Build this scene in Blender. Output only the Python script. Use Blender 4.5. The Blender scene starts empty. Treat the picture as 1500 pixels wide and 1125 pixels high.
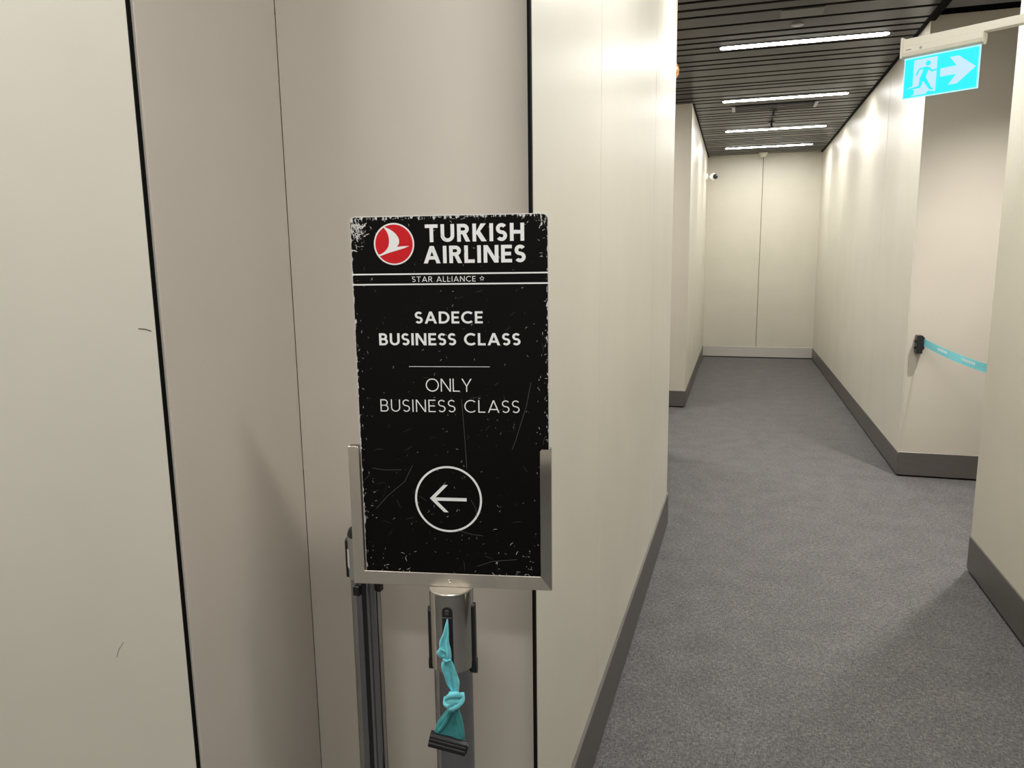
import bpy, bmesh, math, random
from mathutils import Matrix, Vector
random.seed(7)
SC = bpy.context.scene
COL = SC.collection
PI = math.pi

# ------------------------------------------------------------------ camera
cd = bpy.data.cameras.new('camera')
cam = bpy.data.objects.new('camera', cd); COL.objects.link(cam)
cd.sensor_fit = 'HORIZONTAL'; cd.sensor_width = 36.0; cd.lens = 1084.0/1500.0*36.0
cd.clip_start = 0.02; cd.clip_end = 60
_vd = Vector((836-750, 7000-562.5, 1084.0)).normalized()
_Z = -_vd
_Y = Vector((1080-750, 375-562.5, 1084.0)).normalized()
_Y = (_Y - _Z*_Y.dot(_Z)).normalized()
_X = _Y.cross(_Z)
# columns of world-from-camera (camera axes: right, down, forward)
right = Vector((_X.x, _Y.x, _Z.x)); dn = Vector((_X.y, _Y.y, _Z.y)); fw = Vector((_X.z, _Y.z, _Z.z))
M = Matrix.Identity(4)
for i in range(3):
    M[i][0] = right[i]; M[i][1] = -dn[i]; M[i][2] = -fw[i]
M[2][3] = 1.5
cam.matrix_world = M
SC.camera = cam

# ------------------------------------------------------------------ world, exposure
w = bpy.data.worlds.new('world'); SC.world = w; w.use_nodes = True
w.node_tree.nodes['Background'].inputs[0].default_value = (0.8, 0.85, 1, 1)
w.node_tree.nodes['Background'].inputs[1].default_value = 0.02
SC.view_settings.view_transform = 'Standard'
SC.view_settings.look = 'None'
SC.view_settings.gamma = 1.0
SC.view_settings.use_curve_mapping = False
SC.view_settings.exposure = 1.09
LAMP = dict(main=35.0, mid=40.0, near=54.0, left=64.0, lobby=16.0, right=12.0, opening=72.0)
SIGN_E = 1.0

# ------------------------------------------------------------------ materials
def s2l(c):
    return tuple(((v/255.0)/12.92 if v/255.0 <= .04045 else ((v/255.0+.055)/1.055)**2.4) for v in c)
def mat(name, col, rough=.5, metal=0.0, spec=.5, noise=0.0, nscale=20.0, bump=0.0, bscale=200.0, emit=0.0,
        aniso=0.0, coat=0.0, stretch=None, rvar=0.0, sheen=0.0, detail=4.0):
    m = bpy.data.materials.new(name); m.use_nodes = True
    nt = m.node_tree; N = nt.nodes; L = nt.links
    b = N['Principled BSDF']
    b.inputs['Base Color'].default_value = (*col, 1)
    b.inputs['Roughness'].default_value = rough
    b.inputs['Metallic'].default_value = metal
    b.inputs['Specular IOR Level'].default_value = spec
    b.inputs['Anisotropic'].default_value = aniso
    b.inputs['Coat Weight'].default_value = coat
    b.inputs['Sheen Weight'].default_value = sheen
    if emit:
        b.inputs['Emission Color'].default_value = (*col, 1); b.inputs['Emission Strength'].default_value = emit
    if noise or bump or rvar:
        tc = N.new('ShaderNodeTexCoord'); mp = N.new('ShaderNodeMapping')
        L.new(tc.outputs['Object'], mp.inputs[0])
        if stretch: mp.inputs['Scale'].default_value = stretch
        if noise or rvar:
            n = N.new('ShaderNodeTexNoise'); n.inputs['Scale'].default_value = nscale; n.inputs['Detail'].default_value = detail
            L.new(mp.outputs[0], n.inputs['Vector'])
        if noise:
            r = N.new('ShaderNodeValToRGB')
            r.color_ramp.elements[0].position = .3; r.color_ramp.elements[1].position = .7
            r.color_ramp.elements[0].color = (*[max(0, c*(1-noise)) for c in col], 1)
            r.color_ramp.elements[1].color = (*[min(1, c*(1+noise)) for c in col], 1)
            L.new(n.outputs[0], r.inputs[0]); L.new(r.outputs[0], b.inputs['Base Color'])
        if rvar:
            mr = N.new('ShaderNodeMapRange'); mr.inputs[3].default_value = rough-rvar; mr.inputs[4].default_value = rough+rvar
            L.new(n.outputs[0], mr.inputs[0]); L.new(mr.outputs[0], b.inputs['Roughness'])
        if bump:
            n2 = N.new('ShaderNodeTexNoise'); n2.inputs['Scale'].default_value = bscale; n2.inputs['Detail'].default_value = 3
            L.new(mp.outputs[0], n2.inputs['Vector'])
            bp = N.new('ShaderNodeBump'); bp.inputs['Strength'].default_value = bump; bp.inputs['Distance'].default_value = .002
            L.new(n2.outputs[0], bp.inputs['Height']); L.new(bp.outputs[0], b.inputs['Normal'])
    return m

def carpet_mat():
    m = bpy.data.materials.new('carpet'); m.use_nodes = True
    nt = m.node_tree; N = nt.nodes; L = nt.links; b = N['Principled BSDF']
    b.inputs['Roughness'].default_value = .62; b.inputs['Specular IOR Level'].default_value = .35
    tc = N.new('ShaderNodeTexCoord')
    def noise(scale, det, vec=None, st=None):
        n = N.new('ShaderNodeTexNoise'); n.inputs['Scale'].default_value = scale; n.inputs['Detail'].default_value = det
        if st:
            mp = N.new('ShaderNodeMapping'); mp.inputs['Scale'].default_value = st
            L.new(tc.outputs['Object'], mp.inputs[0]); L.new(mp.outputs[0], n.inputs['Vector'])
        else: L.new(tc.outputs['Object'], n.inputs['Vector'])
        return n
    fx = noise(190, 3, st=(1, .3, 1)); fy = noise(190, 3, st=(.3, 1, 1)); big = noise(7, 5); mid = noise(55, 3)
    mx = N.new('ShaderNodeMath'); mx.operation = 'MAXIMUM'
    L.new(fx.outputs[0], mx.inputs[0]); L.new(fy.outputs[0], mx.inputs[1])
    r = N.new('ShaderNodeValToRGB')
    r.color_ramp.elements[0].position = .42; r.color_ramp.elements[0].color = (*s2l((67, 65, 65)), 1)
    r.color_ramp.elements[1].position = .78; r.color_ramp.elements[1].color = (*s2l((126, 124, 122)), 1)
    L.new(mx.outputs[0], r.inputs[0])
    ad = N.new('ShaderNodeMath'); ad.operation = 'ADD'; L.new(big.outputs[0], ad.inputs[0]); L.new(mid.outputs[0], ad.inputs[1])
    mr = N.new('ShaderNodeMapRange'); mr.inputs[1].default_value = .7; mr.inputs[2].default_value = 1.3
    mr.inputs[3].default_value = .8; mr.inputs[4].default_value = 1.2
    L.new(ad.outputs[0], mr.inputs[0])
    mul = N.new('ShaderNodeVectorMath'); mul.operation = 'SCALE'
    L.new(r.outputs[0], mul.inputs[0]); L.new(mr.outputs[0], mul.inputs['Scale'])
    L.new(mul.outputs[0], b.inputs['Base Color'])
    bp = N.new('ShaderNodeBump'); bp.inputs['Strength'].default_value = .5; bp.inputs['Distance'].default_value = .002
    L.new(mx.outputs[0], bp.inputs['Height']); L.new(bp.outputs[0], b.inputs['Normal'])
    return m

def face_mat():
    # black printed face, with small chips where the print has worn through
    m = bpy.data.materials.new('black_print'); m.use_nodes = True
    nt = m.node_tree; N = nt.nodes; L = nt.links; b = N['Principled BSDF']
    b.inputs['Roughness'].default_value = .3; b.inputs['Specular IOR Level'].default_value = .12
    tc = N.new('ShaderNodeTexCoord')
    sep = N.new('ShaderNodeSeparateXYZ'); L.new(tc.outputs['Object'], sep.inputs[0])
    def math_(op, a, bb=None):
        n = N.new('ShaderNodeMath'); n.operation = op
        for i, v in enumerate((a, bb)):
            if v is None: continue
            if isinstance(v, (int, float)): n.inputs[i].default_value = v
            else: L.new(v, n.inputs[i])
        return n.outputs[0]
    # distance from the board's edge (object origin at board centre; half sizes .162 x .313)
    ex = math_('SUBTRACT', .162, math_('ABSOLUTE', sep.outputs[0]))
    ez = math_('SUBTRACT', .313, math_('ABSOLUTE', sep.outputs[2]))
    e = math_('MINIMUM', ex, ez)
    corner = math_('ADD', ex, ez)
    # worn top-left corner
    dx = math_('ADD', sep.outputs[0], .150); dz = math_('SUBTRACT', sep.outputs[2], .294)
    d2 = math_('SQRT', math_('ADD', math_('MULTIPLY', dx, dx), math_('MULTIPLY', dz, dz)))
    n = N.new('ShaderNodeTexNoise'); n.inputs['Scale'].default_value = 260; n.inputs['Detail'].default_value = 5; n.inputs['Roughness'].default_value = .6
    mp = N.new('ShaderNodeMapping'); mp.inputs['Rotation'].default_value = (0, .8, 0); mp.inputs['Scale'].default_value = (1, 1, .4)
    L.new(tc.outputs['Object'], mp.inputs[0]); L.new(mp.outputs[0], n.inputs['Vector'])
    def ramp(v, a, bb, c, d):
        r = N.new('ShaderNodeMapRange'); r.clamp = True
        for i, q in enumerate((a, bb, c, d)): r.inputs[i+1].default_value = q
        L.new(v, r.inputs[0]); return r.outputs[0]
    thr = math_('MAXIMUM', ramp(e, 0, .007, .15, -.12), ramp(corner, .01, .05, .13, -.12))
    thr = math_('MAXIMUM', thr, ramp(d2, 0, .030, .19, -.05))
    v = math_('ADD', n.outputs[0], thr)
    k = ramp(v, .655, .70, 0, 1)
    mix = N.new('ShaderNodeMix'); mix.data_type = 'RGBA'
    mix.inputs[6].default_value = (.0045, .0038, .0036, 1); mix.inputs[7].default_value = (.62, .62, .6, 1)
    L.new(k, mix.inputs[0]); L.new(mix.outputs[2], b.inputs['Base Color'])
    return m

def wall_mat(name, col, rough, spec=.5, coat=0.0):
    # satin metallic laminate: faint vertical brushing and soft blotches
    m = mat(name, col, rough=rough, spec=spec, noise=.035, nscale=2.2, coat=coat, bump=0.0)
    nt = m.node_tree; N = nt.nodes; L = nt.links; b = N['Principled BSDF']
    tc = N.new('ShaderNodeTexCoord'); mp = N.new('ShaderNodeMapping'); mp.inputs['Scale'].default_value = (1, 1, .02)
    L.new(tc.outputs['Object'], mp.inputs[0])
    n = N.new('ShaderNodeTexNoise'); n.inputs['Scale'].default_value = 25; n.inputs['Detail'].default_value = 2
    L.new(mp.outputs[0], n.inputs['Vector'])
    mr = N.new('ShaderNodeMapRange'); mr.inputs[3].default_value = rough-.012; mr.inputs[4].default_value = rough+.012
    return m

M_ = {}
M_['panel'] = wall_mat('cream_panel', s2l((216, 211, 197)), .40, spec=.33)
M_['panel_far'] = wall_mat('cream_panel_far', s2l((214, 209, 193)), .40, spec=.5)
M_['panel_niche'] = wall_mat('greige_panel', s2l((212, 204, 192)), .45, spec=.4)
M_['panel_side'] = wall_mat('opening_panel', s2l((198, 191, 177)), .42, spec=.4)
M_['black'] = mat('black_gap', (.006, .006, .006), rough=.8, spec=.1)
M_['base'] = mat('brushed_skirting', s2l((118, 114, 110)), rough=.38, metal=.65, noise=.06, nscale=6, stretch=(1, 1, 8), aniso=.3)
M_['base_bright'] = mat('bright_skirting', s2l((225, 221, 212)), rough=.25, metal=.45)
M_['carpet'] = carpet_mat()
M_['slat'] = mat('ceiling_slat', s2l((38, 35, 33)), rough=.36, metal=.4, noise=.10, nscale=4, stretch=(.4, 3, 1))
M_['soffit'] = mat('grey_soffit', s2l((150, 150, 152)), rough=.5)
M_['plaster'] = mat('plain_wall', s2l((215, 208, 196)), rough=.6)
M_['dark_wall'] = mat('dark_wall', s2l((70, 66, 62)), rough=.5)
M_['housing'] = mat('light_housing', s2l((60, 58, 56)), rough=.5)
M_['steel'] = mat('brushed_steel', s2l((214, 207, 195)), rough=.3, metal=.8, noise=.05, nscale=40, stretch=(1, 1, .06))
M_['chrome'] = mat('polished_steel', s2l((212, 209, 203)), rough=.08, metal=1.0, rvar=.03, nscale=12)
M_['pole'] = mat('satin_pole', s2l((165, 166, 169)), rough=.15, metal=1.0, rvar=.03, nscale=8, stretch=(1, 1, .1))
M_['alu'] = mat('aluminium', s2l((165, 165, 163)), rough=.35, metal=.6)
M_['plastic'] = mat('black_plastic', (.012, .012, .013), rough=.38)
M_['plastic_grey'] = mat('dark_grey_plastic', (.05, .05, .05), rough=.3)
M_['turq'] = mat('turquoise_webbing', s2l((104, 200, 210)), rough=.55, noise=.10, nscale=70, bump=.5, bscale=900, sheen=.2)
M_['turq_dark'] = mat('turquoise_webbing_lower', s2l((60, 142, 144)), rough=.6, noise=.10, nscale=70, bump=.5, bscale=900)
M_['white'] = mat('white_print', s2l((238, 238, 236)), rough=.4)
M_['red'] = mat('red_print', s2l((205, 8, 24)), rough=.38)
M_['scratch'] = mat('scratch', s2l((214, 212, 208)), rough=.6)
M_['scratch_dim'] = mat('faint_scratch', s2l((92, 90, 88)), rough=.6)
M_['scuff'] = mat('scuff', s2l((112, 100, 88)), rough=.7)
M_['board'] = mat('white_board_core', s2l((205, 203, 198)), rough=.5, noise=.1, nscale=300)
M_['ivory'] = mat('ivory_housing', s2l((206, 202, 188)), rough=.4)
M_['white_plastic'] = mat('white_plastic', s2l((225, 222, 215)), rough=.35)
M_['amber'] = mat('amber_plastic', s2l((205, 140, 45)), rough=.3, coat=.3)
def lit(name, e):
    m = mat(name, tuple(.25*c for c in e), rough=.3)
    b = m.node_tree.nodes['Principled BSDF']; b.inputs['Emission Color'].default_value = (*e, 1); b.inputs['Emission Strength'].default_value = SIGN_E
    return m
M_['ex_green'] = lit('exit_green', (0.0, .37, .42))
M_['ex_white'] = lit('exit_white', (.23, .34, .53))
M_['ex_edge'] = lit('exit_acrylic_edge', (.20, .42, .52))
def lamp_mat(name, strength, col=(1.0, .985, .955)):
    m = bpy.data.materials.new(name); m.use_nodes = True
    nt = m.node_tree; nt.nodes.clear()
    e = nt.nodes.new('ShaderNodeEmission'); o = nt.nodes.new('ShaderNodeOutputMaterial')
    e.inputs[0].default_value = (*col, 1); e.inputs[1].default_value = strength
    nt.links.new(e.outputs[0], o.inputs[0]); return m
for k, v in LAMP.items(): M_['lamp_'+k] = lamp_mat('lamp_'+k, v)

# ------------------------------------------------------------------ mesh helpers
class MB:
    def __init__(s): s.v = []; s.f = []; s.T = Matrix.Identity(4)
    def add(s, vs, fs):
        o = len(s.v)
        s.v += [tuple(s.T @ Vector(p)) for p in vs]; s.f += [tuple(i+o for i in f) for f in fs]; return s
    def box(s, x0, y0, z0, x1, y1, z1):
        vs = [(x, y, z) for z in (z0, z1) for y in (y0, y1) for x in (x0, x1)]
        return s.add(vs, [(0,2,3,1), (4,5,7,6), (0,1,5,4), (2,6,7,3), (0,4,6,2), (1,3,7,5)])
    def prism(s, pts, a, b, axis='y'):
        """outline (u,v) extruded from a to b; axis y: (u,y,v), axis z: (u,v,z), axis x: (x,u,v)"""
        n = len(pts)
        def P(u, v, t): return (u, t, v) if axis == 'y' else ((u, v, t) if axis == 'z' else (t, u, v))
        vs = [P(u, v, a) for u, v in pts]+[P(u, v, b) for u, v in pts]
        fs = [tuple(range(n)), tuple(range(2*n-1, n-1, -1))]+[(i, i+n, (i+1) % n+n, (i+1) % n) for i in range(n)]
        return s.add(vs, fs)
    def lathe(s, prof, n=48, c=(0, 0), a0=0, a1=2*PI):
        full = abs(a1-a0-2*PI) < 1e-6
        m = n if full else n+1
        vs = [(c[0]+r*math.cos(a0+(a1-a0)*i/n), c[1]+r*math.sin(a0+(a1-a0)*i/n), z) for r, z in prof for i in range(m)]
        fs = []
        for k in range(len(prof)-1):
            for i in range(n):
                j = (i+1) % m if full else i+1
                fs.append((k*m+i, k*m+j, (k+1)*m+j, (k+1)*m+i))
        if full:
            if prof[0][0] > 1e-6: fs.append(tuple(range(m-1, -1, -1)))
            if prof[-1][0] > 1e-6: fs.append(tuple((len(prof)-1)*m+i for i in range(m)))
        return s.add(vs, fs)
    def loft(s, rings, cap=True):
        n = len(rings[0]); vs = [p for r in rings for p in r]; fs = []
        for k in range(len(rings)-1):
            for i in range(n):
                j = (i+1) % n; fs.append((k*n+i, k*n+j, (k+1)*n+j, (k+1)*n+i))
        if cap: fs += [tuple(range(n-1, -1, -1)), tuple((len(rings)-1)*n+i for i in range(n))]
        return s.add(vs, fs)
    def tube(s, path, r, n=10, flat=1.0, closed=False):
        P = [Vector(p) for p in path]; rings = []
        up = Vector((0.31, -1, .17)).normalized()
        for i, p in enumerate(P):
            t = (P[min(i+1, len(P)-1)]-P[max(i-1, 0)]).normalized()
            a = t.cross(up).normalized(); b = t.cross(a)
            rr = r[i] if isinstance(r, (list, tuple)) else r
            rings.append([tuple(p+a*math.cos(2*PI*k/n)*rr+b*math.sin(2*PI*k/n)*rr*flat) for k in range(n)])
        return s.loft(rings)
    def build(s, name, m, parent=None, bevel=0.0, smooth=None, loc=None, seg=2):
        me = bpy.data.meshes.new(name)
        me.from_pydata(s.v, [], s.f)
        bm = bmesh.new(); bm.from_mesh(me)
        bmesh.ops.recalc_face_normals(bm, faces=bm.faces)
        if bevel:
            es = [e for e in bm.edges if len(e.link_faces) == 2 and e.calc_face_angle(0) > .6]
            bmesh.ops.bevel(bm, geom=es, offset=bevel, segments=seg, profile=.6, affect='EDGES', clamp_overlap=True)
        bm.to_mesh(me); bm.free()
        if smooth is not None:
            for p in me.polygons: p.use_smooth = True
            me.set_sharp_from_angle(angle=math.radians(smooth))
        me.materials.append(M_[m] if isinstance(m, str) else m)
        o = bpy.data.objects.new(name, me); COL.objects.link(o)
        if parent: o.parent = parent
        if loc: o.location = loc
        return o
def empty(name, loc, rz=0.0):
    o = bpy.data.objects.new(name, None); COL.objects.link(o); o.location = loc; o.rotation_euler = (0, 0, rz)
    o.empty_display_size = .1; return o
def tag(o, label=None, cat=None, group=None, kind=None):
    if label: o['label'] = label
    if cat: o['category'] = cat
    if group: o['group'] = group
    if kind: o['kind'] = kind
    return o
def rrect(x0, z0, x1, z1, r, n=6):
    pts = []
    for cx, cz, a in ((x1-r, z1-r, 0), (x0+r, z1-r, PI/2), (x0+r, z0+r, PI), (x1-r, z0+r, 1.5*PI)):
        for i in range(n+1):
            t = a+PI/2*i/n; pts.append((cx+r*math.cos(t), cz+r*math.sin(t)))
    return pts

# ------------------------------------------------------------------ room shell
CE = 2.93      # underside of the slats
TOP = 3.12
def structure(o, label=None):
    o['kind'] = 'structure'
    if label: o['label'] = label
    return o
structure(MB().box(-3.2, -3.2, -.1, 3.6, 12.0, 0).build('floor', 'carpet'), 'grey flecked contract carpet')
ceil_ = structure(MB().box(-3.2, -3.2, TOP, 3.6, 12.0, TOP+.1).build('ceiling', 'black'), 'black void above dark slats')

def wall_run(side, p0, p1, seams, m, core=.10, top=TOP, zt=None, base_h=.17, gap=.003, basemat='base', base_out=.004,
             base_over=(0, 0), base_from=.012, label=None, base_label=None, baseboard=True, edge=(.0, .0), inset=.02, pt=.016):
    """wall along p0->p1, visible side on the LEFT of that direction. local x along, +y out towards the viewer; face at y=0."""
    dx, dy = p1[0]-p0[0], p1[1]-p0[1]; Ln = math.hypot(dx, dy); a = math.atan2(dy, dx)
    W = structure(MB().box(inset, -core, 0, Ln-inset, -pt, top).build('wall_'+side, 'black', loc=(p0[0], p0[1], 0)), label)
    W.rotation_euler = (0, 0, a)
    ss = [0]+list(seams)+[Ln]
    zt = zt or top-.02
    for i in range(len(ss)-1):
        g0 = gap/2 if i else edge[0]; g1 = gap/2 if i < len(ss)-2 else edge[1]
        MB().box(ss[i]+g0, -pt, (base_h-.01 if baseboard else .004), ss[i+1]-g1, 0, zt).build('panel', m, W, bevel=.0012, seg=1)
    if baseboard:
        B = structure(MB().box(-base_over[0], -.016, base_from, Ln+base_over[1], base_out, base_h).build(
            'baseboard_'+side, basemat, bevel=.0015, seg=1, loc=(p0[0], p0[1], 0)), base_label)
        B.rotation_euler = (0, 0, a)
    return W
# near left wall beside the sign (visible side faces +X: run towards -Y)
D0 = (-.3345, 4.10); D1 = (-.3743, 1.393)
Ld = math.hypot(D0[0]-D1[0], D0[1]-D1[1])
wall_run('left', D0, D1, [Ld-(3.27-1.393), Ld-(2.07-1.393)], 'panel', core=.024, inset=.05, pt=.006, edge=(0, .001), base_h=.19, base_out=.010, gap=.0045,
         label='near left corridor wall of glossy cream panels', base_label='dark steel skirting along the near left wall')
structure(MB().box(-.3790, 1.382, 0, -.3748, 1.3925, TOP-.02).build('trim_1', 'black'), 'black shadow joint between niche and cream wall')
# short recessed stretch behind it
wall_run('left_middle', (-.48, 5.70), (-.48, 4.10), [.8], 'panel_far', core=.10, base_h=.17,
         label='recessed stretch of left wall before the side opening', base_label='skirting of the recessed left stretch')
structure(MB().box(-.5, 4.08, 0, -.338, 4.098, TOP-.02).build('trim_2', 'panel_far'), 'end return of the near left wall')
# far side of the left opening (faces the camera) and far left wall
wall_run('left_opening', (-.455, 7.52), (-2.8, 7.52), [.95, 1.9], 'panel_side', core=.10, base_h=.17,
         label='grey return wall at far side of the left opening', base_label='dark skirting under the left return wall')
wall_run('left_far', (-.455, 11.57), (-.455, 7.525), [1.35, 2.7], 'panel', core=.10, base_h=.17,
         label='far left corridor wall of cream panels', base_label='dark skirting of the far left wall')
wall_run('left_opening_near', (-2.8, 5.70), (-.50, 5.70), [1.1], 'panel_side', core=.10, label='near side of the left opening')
# back wall
wall_run('back', (1.12, 11.57), (-.47, 11.57), [.808], 'panel_far', core=.10, base_h=.165, basemat='base_bright', gap=.006,
         label='cream end wall of two tall panels', base_label='bright polished steel skirting of the end wall')
# right wall far, its return, near right wall
wall_run('right_far', (1.10, 5.45), (1.10, 11.57), [1.235, 2.46, 3.7, 4.93], 'panel', core=.10, pt=.004, gap=.006, base_h=.165,
         label='far right corridor wall of cream panels', base_label='dark skirting of the far right wall')
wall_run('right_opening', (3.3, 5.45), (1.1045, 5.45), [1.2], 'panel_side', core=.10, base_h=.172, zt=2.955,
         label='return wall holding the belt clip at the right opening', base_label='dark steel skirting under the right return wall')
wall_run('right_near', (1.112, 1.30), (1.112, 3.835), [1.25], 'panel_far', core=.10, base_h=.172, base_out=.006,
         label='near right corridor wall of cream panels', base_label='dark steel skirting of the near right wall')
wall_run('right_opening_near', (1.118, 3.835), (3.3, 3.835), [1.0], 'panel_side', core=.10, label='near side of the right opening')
# niche behind the sign
wall_run('niche_back', (-.401, 1.53), (-1.0, 1.53), [], 'panel_niche', core=.08, baseboard=False, label='greige back panel of the niche')
wall_run('niche_side', (-1.0, 1.53), (-1.0, 1.109), [], 'panel_niche', core=.02, inset=.03, baseboard=False, label='greige side panel of the niche')
# angled wall at far left
A1 = (-1.006, 1.101); aa = math.radians(24)
A0 = (A1[0]-1.9*math.cos(aa), A1[1]-1.9*math.sin(aa))
wA = wall_run('near_left', A1, A0, [1.28], 'panel', core=.06, baseboard=False, edge=(0, .0), label='cream wall panel left of the niche')
structure(MB().box(-1.016, 1.100, 0, -1.006, 1.116, TOP-.02).build('trim_3', 'black'), 'black shadow joint left of the niche')
# enclosing walls out of sight
structure(MB().box(-3.2, -3.2, 0, 3.6, -3.0, TOP).build('wall_front', 'plaster'))
structure(MB().box(-3.2, -3.0, 0, -3.0, 12.0, TOP).build('wall_outer_left', 'plaster'))
structure(MB().box(3.4, -3.0, 0, 3.6, 12.0, TOP).build('wall_outer_right', 'dark_wall'))
# plain ceiling of the right opening
sof = structure(MB().box(1.125, 3.84, 2.985, 3.3, 5.43, 3.02).build('ceiling_opening', 'soffit'), 'plain grey ceiling of the right opening')
structure(MB().box(1.085, 3.835, 2.925, 1.125, 5.45, 3.10).build('trim_4', 'black'), 'dark edge where the slat ceiling stops')

# slats: measured joints first, then the same broken rhythm
ys = [4.631, 4.771, 4.917, 5.139, 5.359, 5.489, 5.625, 5.768, 5.976, 6.109, 6.248, 6.478, 6.615, 6.832, 6.941]
pat = [.14, .215, .135, .135, .225, .14, .21, .135, .14, .14, .22]
i = 0
while ys[-1] < 11.45:
    ys.append(ys[-1]+pat[i % 11]); i += 1
ys[-1] = min(ys[-1], 11.56)
lo = [4.631]; i = 0
while lo[-1] > -2.8:
    lo.append(lo[-1]-pat[(i*3) % 11]); i += 1
ys = sorted(lo[1:])+ys
for a, b in zip(ys[:-1], ys[1:]):
    mid = (a+b)/2
    if mid > 5.69 and mid < 7.5: x0 = -2.8
    elif mid < 1.1: x0 = -2.9
    elif mid < 1.50: x0 = -1.08
    elif mid < 4.10: x0 = -.33
    else: x0 = -.45
    if 4.1 < mid < 5.7: x0 = -.475
    x1 = 1.08
    g = .0175
    pr = [(a+g, CE+.012), (a+g, CE+.003), (a+g+.003, CE), (b-g-.003, CE), (b-g, CE+.003), (b-g, CE+.012)]
    MB().prism(pr, x0, x1, 'x').build('slat', 'slat', ceil_)
# dark runner hiding the slat ends along the walls
structure(MB().box(1.072, -2.9, CE-.004, 1.098, 11.56, CE+.06).build('trim_5', 'black'), 'black shadow line between slats and right wall')
structure(MB().box(-.455, 7.53, CE-.004, -.44, 11.56, CE+.06).build('trim_6', 'black'), 'black shadow line between slats and left wall')

# ------------------------------------------------------------------ ceiling lights
def strip_light(x0, x1, y, lamp, label, rot=0, wd=.040, group=None):
    o = empty('ceiling_light', ((x0+x1)/2, y, CE), rot)
    h = (x1-x0)/2
    MB().box(-h-.010, -wd-.005, -.0035, h+.010, wd+.005, .008).build('housing', 'housing', o)
    xs = [(-h, .25), (-h+.004, .62), (-h+.012, .88), (-h+.024, 1)]; xs = xs+[(-x, q) for x, q in xs[::-1]]
    MB().loft([[(x, wd*q*math.cos(PI+PI*j/10), -.0034+.0024*q*math.sin(PI+PI*j/10)) for j in range(11)] for x, q in xs]).build('diffuser', 'lamp_'+lamp, o, smooth=50)
    tag(o, label, 'light', group)
for y, x0, x1, l in ((5.662, -.165, .903, 'glowing ceiling strip light nearest the viewer, longest and brightest'),
                     (7.54, -.18, .90, 'second glowing ceiling strip light, just before the air diffuser'),
                     (9.295, -.18, .90, 'third glowing ceiling strip light, between air diffuser and the last strip'),
                     (10.72, -.205, .888, 'farthest ceiling strip light, nearest the end wall')):
    strip_light(x0, x1, y, 'main', l)
for y, l in ((3.8, 'strip light overhead between the two right corridor walls, outside the picture'), (2.1, 'strip light overhead beside the near left wall, outside the picture'),
             (.45, 'strip light directly above the viewer, outside the picture'), (-1.4, 'strip light behind the viewer in line with the corridor')):
    strip_light(-.17, .90, y, 'mid' if y > 1 else 'near', l, group='overhead lights outside the picture')
strip_light(-2.35, -1.25, .35, 'left', 'guessed strip light above the cream wall left of the niche, added for its light, outside the picture', group='overhead lights outside the picture')  # unseen lamp, guessed to brighten the angled wall and niche
strip_light(-2.35, -1.25, -1.5, 'lobby', 'guessed strip light behind the viewer at far left, added for its light, outside the picture', group='overhead lights outside the picture')  # unseen lamp behind the viewer, added to tune the near light level
dl = empty('downlight', (1.55, 4.55, 2.985))  # unseen fitting, guessed to light the right return wall from steeply above
MB().lathe([(.085, -.004), (.075, -.008), (.06, -.006), (.058, 0), (.085, 0)], 32).build('trim_ring', 'alu', dl, smooth=40)
MB().lathe([(0, -.002), (.058, -.002)], 32).build('diffuser', 'lamp_right', dl)
tag(dl, 'guessed round recessed downlight inside the right opening, outside the picture', 'light')
ld = bpy.data.lights.new('beam', 'SPOT'); ld.energy = 130; ld.spot_size = math.radians(114); ld.spot_blend = 1.0; ld.shadow_soft_size = .05; ld.color = (1, .97, .93)
lo_ = bpy.data.objects.new('beam', ld); COL.objects.link(lo_); lo_.parent = dl; lo_.location = (0, 0, -.02)
strip_light(-2.2, -1.1, 6.5, 'opening', 'guessed strip light inside the left opening, added for its light, hidden behind the wall', group='overhead lights outside the picture')  # unseen lamp, guessed so light spills from the opening onto the floor

# small ceiling fittings
o = MB().lathe([(0, -.006), (.03, -.006), (.038, -.003), (.038, .0)], 28).build('ceiling_speaker', 'alu', smooth=30, loc=(.31, 5.267, CE))
tag(o, 'small round grey disc flush in the slat ceiling before the nearest light', 'ceiling fitting')
o = MB().prism(rrect(-.12, -.075, .12, .075, .006), -.004, 0, 'z').build('access_plate', 'plastic_grey', loc=(.32, 5.02, CE))
tag(o, 'dark square plate flush in the ceiling slats, nearest the viewer', 'plate')
df = empty('air_diffuser', (.29, 7.93, CE))
MB().box(-.36, -.10, -.012, .36, .10, 0).build('housing', 'housing', df, bevel=.003, seg=1)
for sx in (-1, 1): MB().box(sx*.375-.014, -.105, -.016, sx*.375+.014, .105, 0).build('end_cap', 'alu', df, bevel=.002, seg=1)
for k in range(4): MB().box(-.355, -.085+k*.05, -.018, .355, -.065+k*.05, -.012).build('blade', 'slat', df)
tag(df, 'dark linear air diffuser with pale ends behind the second strip light', 'vent')
def sprinkler(x, y, l):
    o = empty('sprinkler', (x, y, CE))
    MB().lathe([(0, 0), (.04, 0), (.036, -.008), (0, -.01)][::-1], 20).build('rose', 'plastic', o, smooth=40)
    MB().lathe([(.012, -.05), (.012, -.008)], 12).build('stem', 'plastic', o, smooth=40)
    MB().lathe([(0, -.058), (.026, -.055), (.026, -.05), (0, -.049)], 16).build('deflector', 'plastic', o)
    tag(o, l, 'sprinkler')
sprinkler(.296, 8.17, 'black sprinkler head hanging right behind the air diffuser')
sprinkler(.305, 8.85, 'smaller black sprinkler head just before the third strip light')
o = MB().box(-.16, -.05, -.004, .16, .05, 0).build('ceiling_plate', 'plastic_grey', loc=(.31, 10.0, CE), bevel=.0015, seg=1)
tag(o, 'dark narrow plate flush in the ceiling between the two farthest lights', 'plate')
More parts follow.
